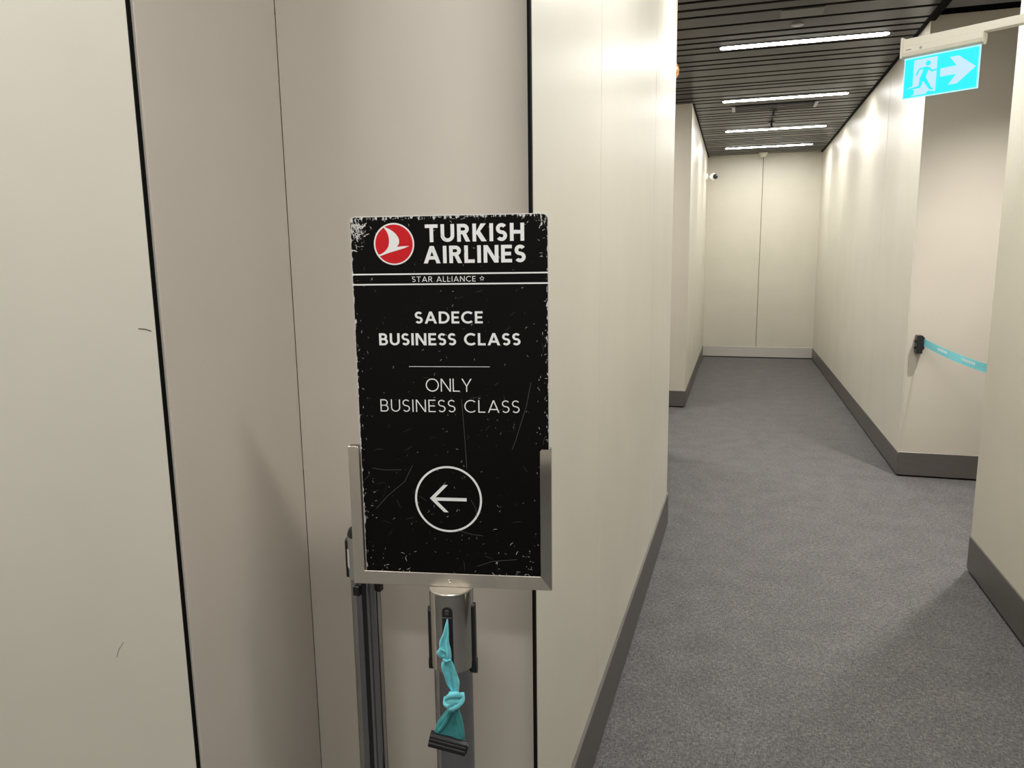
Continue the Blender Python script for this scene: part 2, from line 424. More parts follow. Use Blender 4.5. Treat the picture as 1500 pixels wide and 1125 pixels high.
sm = empty('smoke_detector', (.30, 11.36, CE))
MB().lathe([(0, -.055), (.03, -.053), (.045, -.04), (.05, -.02)], 28).build('sensor', 'ivory', sm, smooth=50)
MB().lathe([(.055, -.02), (.06, -.012), (.06, 0)], 28).build('base', 'ivory', sm, smooth=50)
tag(sm, 'round cream smoke detector on the ceiling above the end wall seam', 'smoke detector')

# orange beacon on the recessed wall, near ceiling
ob = empty('warning_beacon', (-.512, 5.58, 2.79))
T = Matrix.Rotation(PI/2, 4, 'Y')
m = MB(); m.T = T; m.lathe([(.075, 0), (.075, .012), (.07, .014)], 28); m.build('base', 'ivory', ob, smooth=40)
m = MB(); m.T = T; m.lathe([(.068, .014), (.066, .03), (.055, .055), (.03, .072), (0, .078)], 28); m.build('lens', 'amber', ob, smooth=60)
tag(ob, 'amber dome beacon half hidden behind the wall edge near the slats', 'beacon')

# CCTV camera on the far left wall
cc = empty('security_camera', (-.455, 11.05, 2.60))
m = MB(); m.T = T; m.lathe([(.05, 0), (.05, .02), (.03, .024)], 24); m.build('mount', 'white_plastic', cc, smooth=40)
MB().tube([(.02, 0, 0), (.06, 0, 0)], .018, 12).build('arm', 'white_plastic', cc, smooth=50)
m = MB(); m.T = Matrix.Translation((.095, 0, 0)) @ Matrix.Rotation(PI/2, 4, 'X'); m.lathe([(0, -.06), (.035, -.055), (.052, -.03), (.055, .0), (.052, .03), (.04, .05)], 24); m.build('housing', 'white_plastic', cc, smooth=50)
m = MB(); m.T = Matrix.Translation((.125, -.05, .0)) @ Matrix.Rotation(PI/2, 4, 'X'); m.lathe([(.034, -.02), (.034, .006), (.02, .014), (0, .016)], 20); m.build('lens', 'plastic', cc, smooth=50)
tag(cc, 'small white security camera with black lens high on the far left wall', 'camera')

# ------------------------------------------------------------------ lettering from strokes
def ribbon(path, wd):
    P = [Vector(p) for p in path]; Lp = []; Rp = []
    for i, p in enumerate(P):
        t = (P[min(i+1, len(P)-1)]-P[max(i-1, 0)]).normalized(); n = Vector((-t.y, t.x))
        Lp.append(p+n*wd/2); Rp.append(p-n*wd/2)
    return [[tuple(Lp[i]), tuple(Lp[i+1]), tuple(Rp[i+1]), tuple(Rp[i])] for i in range(len(P)-1)]
def arc(cx, cy, rx, ry, a0, a1, n=20):
    return [(cx+rx*math.cos(math.radians(a0+(a1-a0)*i/n)), cy+ry*math.sin(math.radians(a0+(a1-a0)*i/n))) for i in range(n+1)]
def R(x0, y0, x1, y1): return [(x0, y0), (x1, y0), (x1, y1), (x0, y1)]
def dg(xb, xt, wd, y0=0, y1=1):
    """diagonal with horizontal ends; xb, xt left x at the bottom/top"""
    hx = wd*math.hypot(1, (xt-xb)/(y1-y0))
    return [(xb, y0), (xb+hx, y0), (xt+hx, y1), (xt, y1)]
def hx(dx, dy, wd): return wd*math.hypot(1, dx/dy)
def glyph(c, t):
    h = t/2
    if c == 'I': return [R(0, 0, t, 1)], t
    if c == 'T': W = .70; return [R(0, 1-t, W, 1), R(W/2-h, 0, W/2+h, 1)], W
    if c == 'L': W = .50+t*.3; return [R(0, 0, t, 1), R(0, 0, W, t)], W
    if c == 'E': W = .52+t*.3; return [R(0, 0, t, 1), R(0, 0, W, t), R(0, 1-t, W, 1), R(0, .5-h, W*.92, .5+h)], W
    if c == 'H': W = .70+t*.3; return [R(0, 0, t, 1), R(W-t, 0, W, 1), R(0, .5-h, W, .5+h)], W
    if c == 'N':
        W = .74+t*.3; e = hx(W-t*1.4, 1, t); return [R(0, 0, t, 1), R(W-t, 0, W, 1), [(W-e, 0), (W, 0), (e, 1), (0, 1)]], W
    if c == 'A':
        W = .82+t*.5; e = hx(W/2, 1, t); yb = .22
        return [[(0, 0), (e, 0), (W/2+e/2, 1), (W/2-e/2, 1)], [(W-e, 0), (W, 0), (W/2+e/2, 1), (W/2-e/2, 1)],
                R((W/2-e/2)*(yb+h)+e*.5, yb, W-((W/2-e/2)*(yb+h)+e*.5), yb+t)], W
    if c == 'K':
        W = .66+t*.5; e = hx(.5, .5, t)
        return [R(0, 0, t, 1), [(t*.6, .40), (t*.6+e*.55, .40), (W-.03, 1), (W-.03-e, 1)], [(W-e, 0), (W, 0), (t*.7+e*.9, .60), (t*.7, .56)]], W
    if c == 'Y':
        W = .74+t*.4; e = hx(W/2, .56, t)
        return [[(W/2-h, .42), (W/2+h, .42), (e, 1), (0, 1)], [(W/2-h, .42), (W/2+h, .42), (W, 1), (W-e, 1)], R(W/2-h, 0, W/2+h, .46)], W
    if c == 'U':
        W = .68+t*.3; r = (W-t)/2
        return [R(0, r+h, t, 1), R(W-t, r+h, W, 1)]+ribbon(arc(W/2, r+h, r, r, 180, 360), t), W
    if c == 'D':
        W = .76+t*.2; r = .5-h; x = W-h-r*.92
        return [R(0, 0, t, 1), R(0, 0, x, t), R(0, 1-t, x, 1)]+ribbon(arc(x, .5, r*.92, r, -90, 90), t), W
    if c == 'O': W = 1.0; return ribbon(arc(W/2, .5, W/2-h, .5-h+.01, 0, 360, 40), t), W
    if c == 'C': W = .86; return ribbon(arc(.5, .5, .5-h, .5-h+.01, 47, 313, 32), t), W
    if c == 'R':
        W = .60+t*.4; r = (.54-t)/2+.02; x = W-.04-h-r; yb = 1-h-2*r
        e = hx(.3, .5, t)
        return [R(0, 0, t, 1), R(0, 1-t, x, 1), R(0, yb-h, x, yb+h)]+ribbon(arc(x, 1-h-r, r, r, -90, 90), t)+[[(W-e+.02, 0), (W+.02, 0), (x-.02+e*.6, yb), (x-.02-e*.4, yb)]], W
    if c == 'B':
        W = .60+t*.3; r1 = (.5-h)/2-.005; r2 = (1-t-2*r1)/2; x1 = W-.05-h-r1; x2 = W-h-r2
        y1 = 1-h-2*r1
        return [R(0, 0, t, 1), R(0, 1-t, x1, 1), R(0, y1-h, x1, y1+h), R(0, 0, x2, t)]+ribbon(arc(x1, 1-h-r1, r1, r1, -90, 90), t)+ribbon(arc(x2, h+r2, r2, r2, -90, 90), t), W
    if c == 'S':
        W = .54+t*.25; rx = (W-t)/2; ry = (1-t)/4
        p = arc(W/2, 1-h-ry, rx, ry, 32, 250, 16)+arc(W/2, h+ry, rx, ry, 70, -148, 16)
        return ribbon(p, t), W
    return [], .30
def lettering(name, text, u0, u1, z0, z1, t, parent, y=-.0004, sp=.13, m='white', bowl=None):
    polys = []; x = 0
    for c in text:
        g, W = glyph(c, t)
        polys += [[(px+x, pz) for px, pz in q] for q in g]; x += W+sp
    x -= sp; sx = (u1-u0)/x; sz = z1-z0
    mb = MB()
    for q in polys:
        mb.add([(u0+px*sx, y-len(mb.f)*1.5e-6, z0+pz*sz) for px, pz in q], [tuple(range(len(q)))])
    o = mb.build(name, m, parent)
    return o
def flat(mb, pts, y=-.0004): mb.add([(u, y-len(mb.f)*1.5e-6*(len(mb.f) < 60), z) for u, z in pts], [tuple(range(len(pts)))]); return mb

# ------------------------------------------------------------------ sign stand (polished post with a steel sign frame)
A10 = math.radians(10)
st = empty('sign_stand', (-.462, 1.141, 0), A10)
tag(st, 'polished steel belt post carrying the black sign, knotted turquoise belt hanging from it', 'stanchion')
MB().lathe([(.0, 0), (.158, 0), (.160, .004), (.158, .012), (.12, .020), (.05, .030), (.036, .034), (.0, .034)], 64).build('base', 'chrome', st, smooth=40)
MB().lathe([(.0345, .033), (.0345, .800)], 64).build('pole', 'pole', st, smooth=40)
hd = MB().lathe([(.0352, .788), (.0385, .790), (.0388, .793), (.0388, .9330), (.0, .9330)], 72).build('head', 'chrome', st, smooth=30)
MB().lathe([(.0386, .9331), (.0388, .9342), (.0376, .9361), (0, .9364)], 72).build('cap', 'steel', st, smooth=30)
# slots on three sides of the head: rounded black inlays with a rim
def slot(ang, z0, z1, hw, out, name='slot', m='plastic', r0=.0388):
    mb = MB(); outl = rrect(-hw, z0, hw, z1, hw*.98, 8)
    cx = 0
    def P(u, z, rad):
        a = ang+u/r0
        return (rad*math.sin(a), -rad*math.cos(a), z)
    n = len(outl)
    vs = [P(u, z, r0-.004) for u, z in outl]+[P(u, z, r0+out) for u, z in outl]+[P(u*.8, z0+(z-z0)*.985+.001, r0+out+.0006) for u, z in outl]
    fs = [tuple(range(n))]+[(i, i+n, (i+1) % n+n, (i+1) % n) for i in range(n)]+[(i+n, i+2*n, (i+1) % n+2*n, (i+1) % n+n) for i in range(n)]+[tuple(range(3*n-1, 2*n-1, -1))]
    mb.add(vs, fs); return mb.build(name, m, st)
slot(0, .795, .914, .0092, .0006)
slot(PI/2, .786, .905, .008, .0034)
slot(-PI/2, .786, .895, .008, .0034)
slot(PI/2, .772, .800, .0075, .0052, 'slot_foot', r0=.0386)
slot(-PI/2, .776, .796, .0065, .0050, 'slot_foot', r0=.0386)
# small latch inside the front slot
MB().box(-.0035, -.0415, .899, .0035, -.039, .909).build('latch', 'plastic_grey', st, bevel=.0012)
MB().box(-.008, -.0412, .893, .008, -.039, .8955).build('latch_bar', 'plastic_grey', st, bevel=.0006, seg=1)
# U-shaped steel frame
fx0, fx1 = -.1725, .1785; fz0, fzt = .9368, 1.187; lip = .0195; lz = .0245; T2 = .0075
fr = MB()
def chan(mb, x0, x1, z0, z1): mb.box(x0, -T2, z0, x1, -T2+.0012, z1)
front = MB()
# front lips (mitred) with rounded tips
zi = fz0+lz
front.prism([(fx0, fz0), (fx1, fz0), (fx1-.0195, zi), (fx0+.0195, zi)], -T2-.0012, -T2, 'y')
o = front.build('frame_rail', 'steel', st, bevel=.0005, seg=1)
for sgn, xo, xi in ((-1, fx0, fx0+lip), (1, fx1, fx1-lip)):
    s = MB(); r = .004
    tip = [(xo, fz0), (xi, zi), (xi, fzt-r), (xi+(xo-xi)*.2, fzt), (xo, fzt)]
    s.prism(tip, -T2-.0012, -T2, 'y'); s.build('frame_upright', 'steel' if sgn < 0 else 'chrome', st, bevel=.0005, seg=1)
    # outer side wall of the channel and back lip
    e = MB(); a, b = (xo, xo+.0014) if sgn < 0 else (xo-.0014, xo)
    e.box(a, -T2, fz0, b, T2, fzt); e.build('frame_side', 'chrome', st, bevel=.0004, seg=1)
    bk = MB(); bk.prism([(xo, fz0), (xi, zi), (xi, fzt-r), (xi+(xo-xi)*.2, fzt), (xo, fzt)], T2, T2+.0012, 'y'); bk.build('frame_back', 'steel', st)
MB().box(fx0+.0015, -T2, fz0, fx1-.0015, T2, fz0+.0014).build('frame_bottom', 'steel', st)
MB().prism([(fx0, fz0), (fx1, fz0), (fx1-.0195, zi), (fx0+.0195, zi)], T2, T2+.0012, 'y').build('frame_back', 'steel', st)
# saddle that joins frame and head, with rivet
MB().box(-.034, -.0070, .9362, .034, .0070, .9369).build('saddle', 'steel', st, bevel=.0002, seg=1)
m = MB(); m.T = Matrix.Translation((.0, -T2-.0012, .9475)) @ Matrix.Rotation(PI/2, 4, 'X'); m.lathe([(.0028, -.0003), (.0026, .0008), (.0012, .0016), (0, .0018)], 16)
m.build('rivet', 'chrome', st, smooth=50)

# knotted belt hanging from the front slot
def belt_ring(x, z, hw, th, y, tilt=0.0, fold=.0, ph=0.0, n=28, slant=0.0):
    ring = []
    for k in range(n):
        a = 2*PI*k/n; c, s = math.cos(a), math.sin(a)
        uu = math.copysign(abs(c)**.8, c)*hw; vv = math.copysign(abs(s)**.8, s)*th
        vv += fold*math.sin(uu/hw*4.2+ph)*th*1.2
        px = uu*math.cos(tilt); py = vv+uu*math.sin(tilt)
        ring.append((x+px, y+py, z+slant*px))
    return ring
def interp(keys, n):
    out = []
    for i in range(n+1):
        t = i/n*(len(keys)-1); k = min(int(t), len(keys)-2); f = t-k
        p0 = keys[max(k-1, 0)]; p1 = keys[k]; p2 = keys[k+1]; p3 = keys[min(k+2, len(keys)-1)]
        out.append([.5*((2*b)+(-a+c)*f+(2*a-5*b+4*c-d)*f*f+(-a+3*b-3*c+d)*f**3) for a, b, c, d in zip(p0, p1, p2, p3)])
    return out
#        x      z     hw     th     y     tilt fold ph slant
up = [(-.009, .868, .0012, .0015, -.042, .1, .0, 0, 0), (-.0100, .856, .0035, .003, -.045, .1, .2, 0, 0), (-.0115, .842, .0058, .0036, -.047, .3, .4, 1, -.1),
      (-.0140, .828, .0085, .0042, -.049, .2, .5, 2, -.2), (-.0120, .814, .0092, .0046, -.050, .1, .5, 2.4, -.1), (-.0098, .801, .0078, .0042, -.050, 0, .5, 3, 0), (-.0092, .7965, .0068, .0036, -.050, 0, .3, 3, .05)]
mb = MB(); mb.loft([belt_ring(r[0], r[1], max(r[2], .001), max(r[3], .001), r[4], r[5], r[6], r[7], slant=r[8]) for r in interp(up, 40)])
belt = mb.build('belt', 'turq', st, smooth=50, loc=(.0095, 0, .059)); belt.scale = (.97, 1, .961)
# little side lump of the first knot
mb = MB(); mb.tube([(-.012, -.053, .812), (-.0195, -.054, .818), (-.0230, -.054, .811), (-.0205, -.053, .803), (-.014, -.053, .803)], [.002, .0042, .0052, .0042, .002], 12, .8)
mb.build('knot', 'turq', belt, smooth=60)
mb = MB(); mb.tube([(-.0170, -.054, .7975), (-.0095, -.0565, .7955), (-.001, -.054, .798)], [.0012, .0020, .0012], 10); mb.build('knot', 'turq', belt, smooth=60)
md = [(-.0092, .7965, .0066, .0036, -.050, 0, .4, 1, .05), (-.0097, .788, .0108, .0042, -.050, .1, .5, 1, .1), (-.0075, .776, .0122, .0044, -.049, .15, .5, 1.4, 0),
      (-.0035, .762, .0118, .0044, -.048, .15, .55, 2, -.1), (-.0005, .749, .0112, .0046, -.047, 0, .6, 2.4, .1), (.0020, .739, .0078, .0046, -.047, 0, .6, 2.8, .1), (.0030, .730, .0055, .0046, -.047, 0, .5, 3, 0)]
mb = MB(); mb.loft([belt_ring(r[0], r[1], r[2], r[3], r[4], r[5], r[6], r[7], slant=r[8]) for r in interp(md, 40)])
mb.build('belt_strand', 'turq', belt, smooth=50)
def wrap(pts, rr, flat_=.75):
    P = interp([list(p) for p in pts], 26); n = len(P)
    rad = [rr*1.12*(.6+.4*math.sin(PI*i/(n-1))) for i in range(n)]
    mb = MB(); mb.tube(P, rad, 12, flat_); mb.build('knot', 'turq', belt, smooth=60)
wrap([(-.0130, -.050, .712), (-.0085, -.058, .726), (.004, -.062, .735), (.0135, -.057, .730), (.015, -.050, .722)], .0052)
wrap([(.016, -.050, .733), (.0165, -.057, .722), (.008, -.062, .713), (-.003, -.061, .706), (-.010, -.053, .704)], .0050)
wrap([(-.0145, -.049, .722), (-.014, -.056, .713), (-.006, -.060, .712), (.001, -.061, .722), (.004, -.055, .733)], .0044)
wrap([(-.006, -.054, .735), (.002, -.060, .727), (.010, -.061, .719), (.013, -.052, .709)], .0042)
wrap([(-.010, -.050, .7045), (-.001, -.0585, .7015), (.008, -.050, .7055)], .0030)
mb = MB(); mb.lathe([(0, -.015), (.007, -.013), (.0115, -.006), (.012, .002), (.0095, .010), (.004, .0145), (0, .015)], 20)
mb.v = [(x*1.2+.0015, y*.95-.0540, z+.7190) for x, y, z in mb.v]; mb.build('knot', 'turq', belt, smooth=60)
mb = MB()
lowk = [(-.0005, .705, .0078, .0052, -.048, 0, .5, 1, 0), (-.001, .696, .0125, .0050, -.049, 0, .7, 1, -.05), (-.003, .684, .0185, .0042, -.050, 0, .8, 1.2, -.12), (-.006, .668, .0245, .0032, -.051, 0, .75, 1.4, -.2), (-.0085, .650, .0275, .0022, -.052, 0, .5, 1.4, -.24), (-.0095, .644, .0275, .0020, -.052, 0, .3, 1.4, -.24)]
mb.loft([belt_ring(r[0], r[1], r[2], r[3], r[4], r[5], r[6], r[7], n=40, slant=r[8]) for r in interp(lowk, 40)])
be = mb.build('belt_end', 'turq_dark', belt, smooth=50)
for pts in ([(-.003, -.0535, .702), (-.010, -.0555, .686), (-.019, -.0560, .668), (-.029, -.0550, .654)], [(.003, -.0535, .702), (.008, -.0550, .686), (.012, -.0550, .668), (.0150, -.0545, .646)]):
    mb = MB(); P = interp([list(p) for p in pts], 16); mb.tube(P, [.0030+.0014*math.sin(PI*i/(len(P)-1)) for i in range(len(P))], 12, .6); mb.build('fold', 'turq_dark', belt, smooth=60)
# black bar clip, tilted
clip = MB(); clip.T = Matrix.Translation((-.0115, -.053, .6345)) @ Matrix.Rotation(math.radians(12.5), 4, 'Y')
prof = [(-.0075, .0115), (-.0075, .009), (-.009, .008), (-.009, .004), (-.0078, .003), (-.009, .002), (-.009, -.0045), (-.0078, -.0055), (-.009, -.0065), (-.008, -.0145), (.004, -.0145), (.006, -.010), (.006, .0095), (.004, .0125), (-.005, .0125)]
clip.prism(prof, -.0345, .0345, 'x'); clip.build('belt_clip', 'plastic', belt, bevel=.0007, seg=1)
for k, zz in enumerate((.0095, .003, -.005)):
    c2 = MB(); c2.T = clip.T; c2.prism([(-.0098, zz-.0011), (-.0098, zz+.0011), (-.0085, zz+.0016), (-.0085, zz-.0016)], -.0335, .0335, 'x'); c2.build('clip_rib', 'plastic_grey', belt)
c2 = MB(); c2.T = clip.T; c2.prism(rrect(-.008, -.011, .006, .010, .005, 4), .0345, .0372, 'x'); c2.build('clip_end', 'plastic', belt)

# ------------------------------------------------------------------ the black sign board, standing in the frame
BX, BZ = .01175, 1.2555; HX, HZ = .1630, .3165
Rz = Matrix.Rotation(A10, 4, 'Z')
p = Vector((-.462, 1.141, BZ)) + (Rz @ Vector((BX, 0, 0)))
sb = MB().prism(rrect(-HX, -HZ, HX, HZ, .010, 8), -.0045, .0045, 'y').build('sign_board', 'board', loc=tuple(p), bevel=.0004, seg=1)
sb.rotation_euler = (0, 0, A10)
tag(sb, 'scratched black airline sign board with white lettering and left arrow, upright in steel frame', 'sign')
mb = MB(); flat(mb, rrect(-HX+.0013, -HZ+.001, HX-.0013, HZ-.0013, .009, 8), -.0047); mb.build('print_face', face_mat(), sb)
YF = -.0050
def U(u): return u-BX
def V(z): return z-BZ
lettering('lettering', 'TURKISH', U(-.0255), U(.1362), V(1.5293), V(1.5575), .20, sb, YF, .15)
lettering('lettering', 'AIRLINES', U(-.0290), U(.1382), V(1.4953), V(1.5232), .20, sb, YF, .14)
lettering('lettering', 'STAR ALLIANCE', U(-.0495), U(.0562), V(1.4655), V(1.4742), .115, sb, YF, .20)
lettering('lettering', 'SADECE', U(-.0472), U(.0665), V(1.3972), V(1.4170), .175, sb, YF, .14)
lettering('lettering', 'BUSINESS CLASS', U(-.1096), U(.1283), V(1.3610), V(1.3812), .175, sb, YF, .14)
lettering('lettering', 'ONLY', U(-.0325), U(.0458), V(1.2830), V(1.3050), .085, sb, YF, .14)
lettering('lettering', 'BUSINESS CLASS', U(-.1122), U(.1255), V(1.2478), V(1.2690), .085, sb, YF, .19)
for z, a, b, t in ((1.4785, -.151, .1745, .0012), (1.4618, -.151, .1745, .0012), (1.3252, -.0603, .0766, .00045)):
    mb = MB(); flat(mb, R(U(a), V(z)-t, U(b), V(z)+t), YF); mb.build('ruled_line', 'white', sb)
# five small triangles in a ring
mb = MB(); scx, scz = U(.0665), V(1.4702)
for k in range(5):
    a = PI/2+k*2*PI/5; r1, r2 = .0044, .0020
    flat(mb, [(scx+r1*math.cos(a), scz+r1*math.sin(a)), (scx+r2*math.cos(a+.78), scz+r2*math.sin(a+.78)), (scx+r2*1.05*math.cos(a-.45), scz+r2*1.05*math.sin(a-.45))], YF)
mb.build('star_emblem', 'white', sb)
# round red emblem with white bird
ex, ez, er = U(-.0777), V(1.5272), .0338
def disc(r, n=64): return [(ex+r*math.cos(2*PI*i/n), ez+r*math.sin(2*PI*i/n)) for i in range(n)]
mb = MB(); flat(mb, disc(er), YF); em = mb.build('round_emblem', 'white', sb)
mb = MB(); flat(mb, disc(er*.925), YF-.0002); mb.build('emblem_field', 'red', em)
bird = [(518, 262), (560, 278), (610, 300), (660, 333), (700, 370), (730, 412), (746, 455), (745, 500), (730, 532), (708, 555), (790, 548), (890, 545), (820, 575), (750, 595), (600, 637), (455, 688), (440, 664),
        (480, 655), (525, 628), (562, 592), (588, 550), (600, 500), (602, 450), (594, 392), (575, 340), (548, 298)]
mb = MB(); flat(mb, [(ex+(x-670)/290*er, ez+(515-y)/300*er) for x, y in bird], YF-.0004); mb.build('bird', 'white', em)
# circled arrow
acx, acz = U(.0006), V(1.0950)
mb = MB()
for q in ribbon(arc(acx, acz, .0567, .0572, 0, 360, 72), .0036): flat(mb, q, YF)
mb.build('arrow_circle', 'white', sb)
mb = MB(); tx, tz = U(-.0318), V(1.0962); t = .0058
flat(mb, R(tx+.006, tz-t/2-.0012, U(.0325), tz+t/2-.0012), YF)
for s in (-1, 1):
    flat(mb, [(tx, tz), (tx+.0245, tz+s*.0245), (tx+.0245+.0078, tz+s*.0245), (tx+.0082, tz)], YF)
mb.build('arrow', 'white', sb)
# scratches
def scratches(n, where, m, name, wd=(.0002, .0007), ln=(.002, .010)):
    mb = MB()
    for _ in range(n):
        x, z = where(); a = random.uniform(0, PI); l = random.uniform(*ln); wv = random.uniform(*wd); cv = random.uniform(-.35, .35)
        pts = []
        for i in range(5):
            f = i/4-.5; pts.append((x+math.cos(a)*l*f-math.sin(a)*l*cv*(f*f), z+math.sin(a)*l*f+math.cos(a)*l*cv*(f*f)))
        if any(abs(px) > HX-.002 or abs(pz) > HZ-.002 for px, pz in pts): continue
        for i in range(4):
            w0 = wv*(.3+.7*math.sin(PI*i/4)); w1 = wv*(.3+.7*math.sin(PI*(i+1)/4))
            (xa, za), (xb, zb) = pts[i], pts[i+1]; nx, nz = -(zb-za), (xb-xa); q = math.hypot(nx, nz); nx /= q; nz /= q
            flat(mb, [(xa+nx*w0/2, za+nz*w0/2), (xb+nx*w1/2, zb+nz*w1/2), (xb-nx*w1/2, zb-nz*w1/2), (xa-nx*w0/2, za-nz*w0/2)], YF-.0001)
    o = mb.build(name, m, sb); o['kind'] = 'stuff'
def anyw(): return random.uniform(-HX, HX), random.uniform(-HZ+.02, HZ)
def edgew():
    z = random.uniform(-HZ+.02, HZ); x = random.choice((-1, 1))*(HX-random.expovariate(1/.009)); return x, z
def botw(): return random.choice((-1, 1))*random.uniform(.06, .14), -HZ+.02+random.expovariate(1/.022)
def topw(): return random.uniform(-HX, HX), HZ-random.expovariate(1/.008)
def cornw(): return -HX+random.expovariate(1/.012), HZ-.012-random.expovariate(1/.012)
scratches(70, anyw, 'scratch_dim', 'faint_scratches', (.0002, .0005), (.003, .02))
scratches(45, anyw, 'scratch', 'scratches', (.0002, .0006), (.001, .006))
scratches(130, edgew, 'scratch', 'edge_scratches', (.0003, .0009), (.001, .006))
scratches(45, botw, 'scratch', 'lower_scratches', (.0003, .0009), (.001, .008))
scratches(70, topw, 'scratch', 'top_scratches', (.0003, .0008), (.001, .006))
scratches(55, cornw, 'scratch', 'corner_scratches', (.0006, .0022), (.003, .009))
scratches(40, lambda: (random.uniform(-.05, .05), random.uniform(-.26, .2)), 'scratch', 'middle_scratches', (.0002, .0006), (.001, .005))
# the few long scratches one can follow with the eye
mb = MB()
for pts in ([(.028, 1.27), (.032, 1.20), (.034, 1.15)], [(.145, 1.30), (.137, 1.26), (.118, 1.20), (.112, 1.185)], [(-.060, 1.155), (-.075, 1.125), (-.105, 1.10), (-.128, 1.075)],
            [(-.132, 1.148), (-.11, 1.145), (-.08, 1.146)], [(.048, .975), (.075, .985), (.118, .990)], [(.015, 1.04), (.04, 1.033), (.06, 1.031)], [(.04, 1.095), (.048, 1.08), (.05, 1.06)]):
    mb = MB()
    for q in ribbon([(U(a), V(b)) for a, b in pts], .0006): flat(mb, q, YF-.0001)
    mb.build('long_scratch', 'scratch_dim', sb)

# ------------------------------------------------------------------ second post behind the sign
s2 = empty('belt_post', (-.7315, 1.325, 0), math.radians(20))
tag(s2, 'grey aluminium belt post standing behind the sign at its left', 'stanchion')
MB().lathe([(0, 0), (.148, 0), (.15, .004), (.148, .012), (.10, .020), (.035, .026), (0, .026)], 64).build('base', 'alu', s2, smooth=40)
def fluted(r, groove=.0035, n=72):
    pts = []
    for i in range(n):
        a = 2*PI*i/n; d = min(abs(((a-k*PI/2+PI) % (2*PI))-PI) for k in range(4))
        rr = r if d > .16 else r-groove
        pts.append((rr*math.cos(a), rr*math.sin(a)))
    return pts
MB().prism(fluted(.0305), .026, .845, 'z').build('pole', 'pole', s2, smooth=25)
for k in range(4):
    m = MB(); m.T = Matrix.Rotation(k*PI/2, 4, 'Z'); m.box(.0275, -.0042, .03, .0287, .0042, .84); m.build('groove', 'plastic', s2)
MB().prism(fluted(.0335, .002), .845, .935, 'z').build('head', 'alu', s2, smooth=25)
MB().lathe([(.031, .935), (.033, .938), (.030, .948), (.022, .955), (0, .957)], 32).build('cap', 'plastic', s2, smooth=50)
for k in (0, 2, 1, 3):
    m = MB(); m.T = Matrix.Rotation(k*PI/2, 4, 'Z'); m.box(.0318, -.010, .845, .0375, .010, .927); m.build('cassette_slot', 'plastic', s2, bevel=.0015, seg=1)
m = MB(); m.T = Matrix.Rotation(math.radians(206), 4, 'Z'); m.box(.0335, -.0050, .868, .0345, .0065, .908); m.build('sticker', 'white_plastic', s2)
for ang in (-112, -26):
    m = MB(); m.T = Matrix.Rotation(math.radians(ang), 4, 'Z'); m.box(.026, -.007, .815, .040, .007, .836); m.build('clamp', 'plastic', s2, bevel=.001, seg=1)

# ------------------------------------------------------------------ belt barrier across the right opening
bb = empty('wall_belt', (1.166, 5.434, .913))
tag(bb, 'turquoise belt pulled from black wall clip across the right opening', 'belt barrier')
MB().prism(rrect(-.019, -.060, .019, .060, .006, 4), -.048, .0155, 'y').build('clip_housing', 'plastic', bb, bevel=.002)
for z in (.022, -.020):
    MB().prism([(-.019, z-.012), (-.030, z-.004), (-.030, z+.004), (-.019, z+.012)], -.035, -.012, 'y').build('catch', 'plastic', bb, bevel=.001, seg=1)
MB().prism([(.017, -.040), (.030, -.030), (.030, .045), (.017, .055)], -.040, .0, 'y').build('guide', 'plastic', bb, bevel=.001, seg=1)
path = []
P0 = Vector((.024, -.044, .016)); P1 = Vector((.30, -1.575, -.010))
NB = 30
for i in range(NB+1):
    f = i/NB; q = P0.lerp(P1, f); q.z -= .040*4*f*(1-f); path.append(q)
mb = MB(); vs = []; dirv = (P1-P0); nrm = Vector((-dirv.y, dirv.x, 0)).normalized()*-.0006
rings = []
for i, q in enumerate(path):
    f = i/NB; tw = .25*math.sin(f*5)*.012
    a = Vector((tw*1.2, 0, .0235)); 
    rings.append([tuple(q+a+nrm), tuple(q-a+nrm), tuple(q-a-nrm), tuple(q+a-nrm)])
mb.loft(rings); bt = mb.build('belt', 'turq', bb)
for f0, ln in ((.13, .085), (.34, .10), (.56, .10), (.78, .10)):
    mb = MB()
    nl = 8
    for k in range(nl):
        f = f0+ln*k/nl; i = f*NB; a = path[int(i)].lerp(path[min(int(i)+1, NB)], i-int(i))
        f2 = f+ln/nl*.68; i2 = f2*NB; b = path[int(i2)].lerp(path[min(int(i2)+1, NB)], i2-int(i2))
        for y_ in (-1, 1):
            o_ = nrm*1.8*y_
            mb.add([tuple(a+Vector((0, 0, -.003))+o_), tuple(b+Vector((0, 0, -.003))+o_), tuple(b+Vector((0, 0, .012))+o_), tuple(a+Vector((0, 0, .012))+o_)], [(0, 1, 2, 3)])
    for y_ in (-1, 1):
        i = (f0+ln*.55)*NB; a = path[int(i)]; i2 = (f0+ln*1.05)*NB; b = path[min(int(i2)+1, NB)]; o_ = nrm*1.8*y_
        mb.add([tuple(a+Vector((0, 0, -.015))+o_), tuple(b+Vector((0, 0, -.015))+o_), tuple(b+Vector((0, 0, -.007))+o_), tuple(a+Vector((0, 0, -.007))+o_)], [(0, 1, 2, 3)])
    mb.build('printed_mark', 'white', bt)
MB().prism(rrect(.275, -.065, .325, .045, .006, 4), -1.598, -1.57, 'y').build('wall_receiver', 'plastic', bb, bevel=.002)

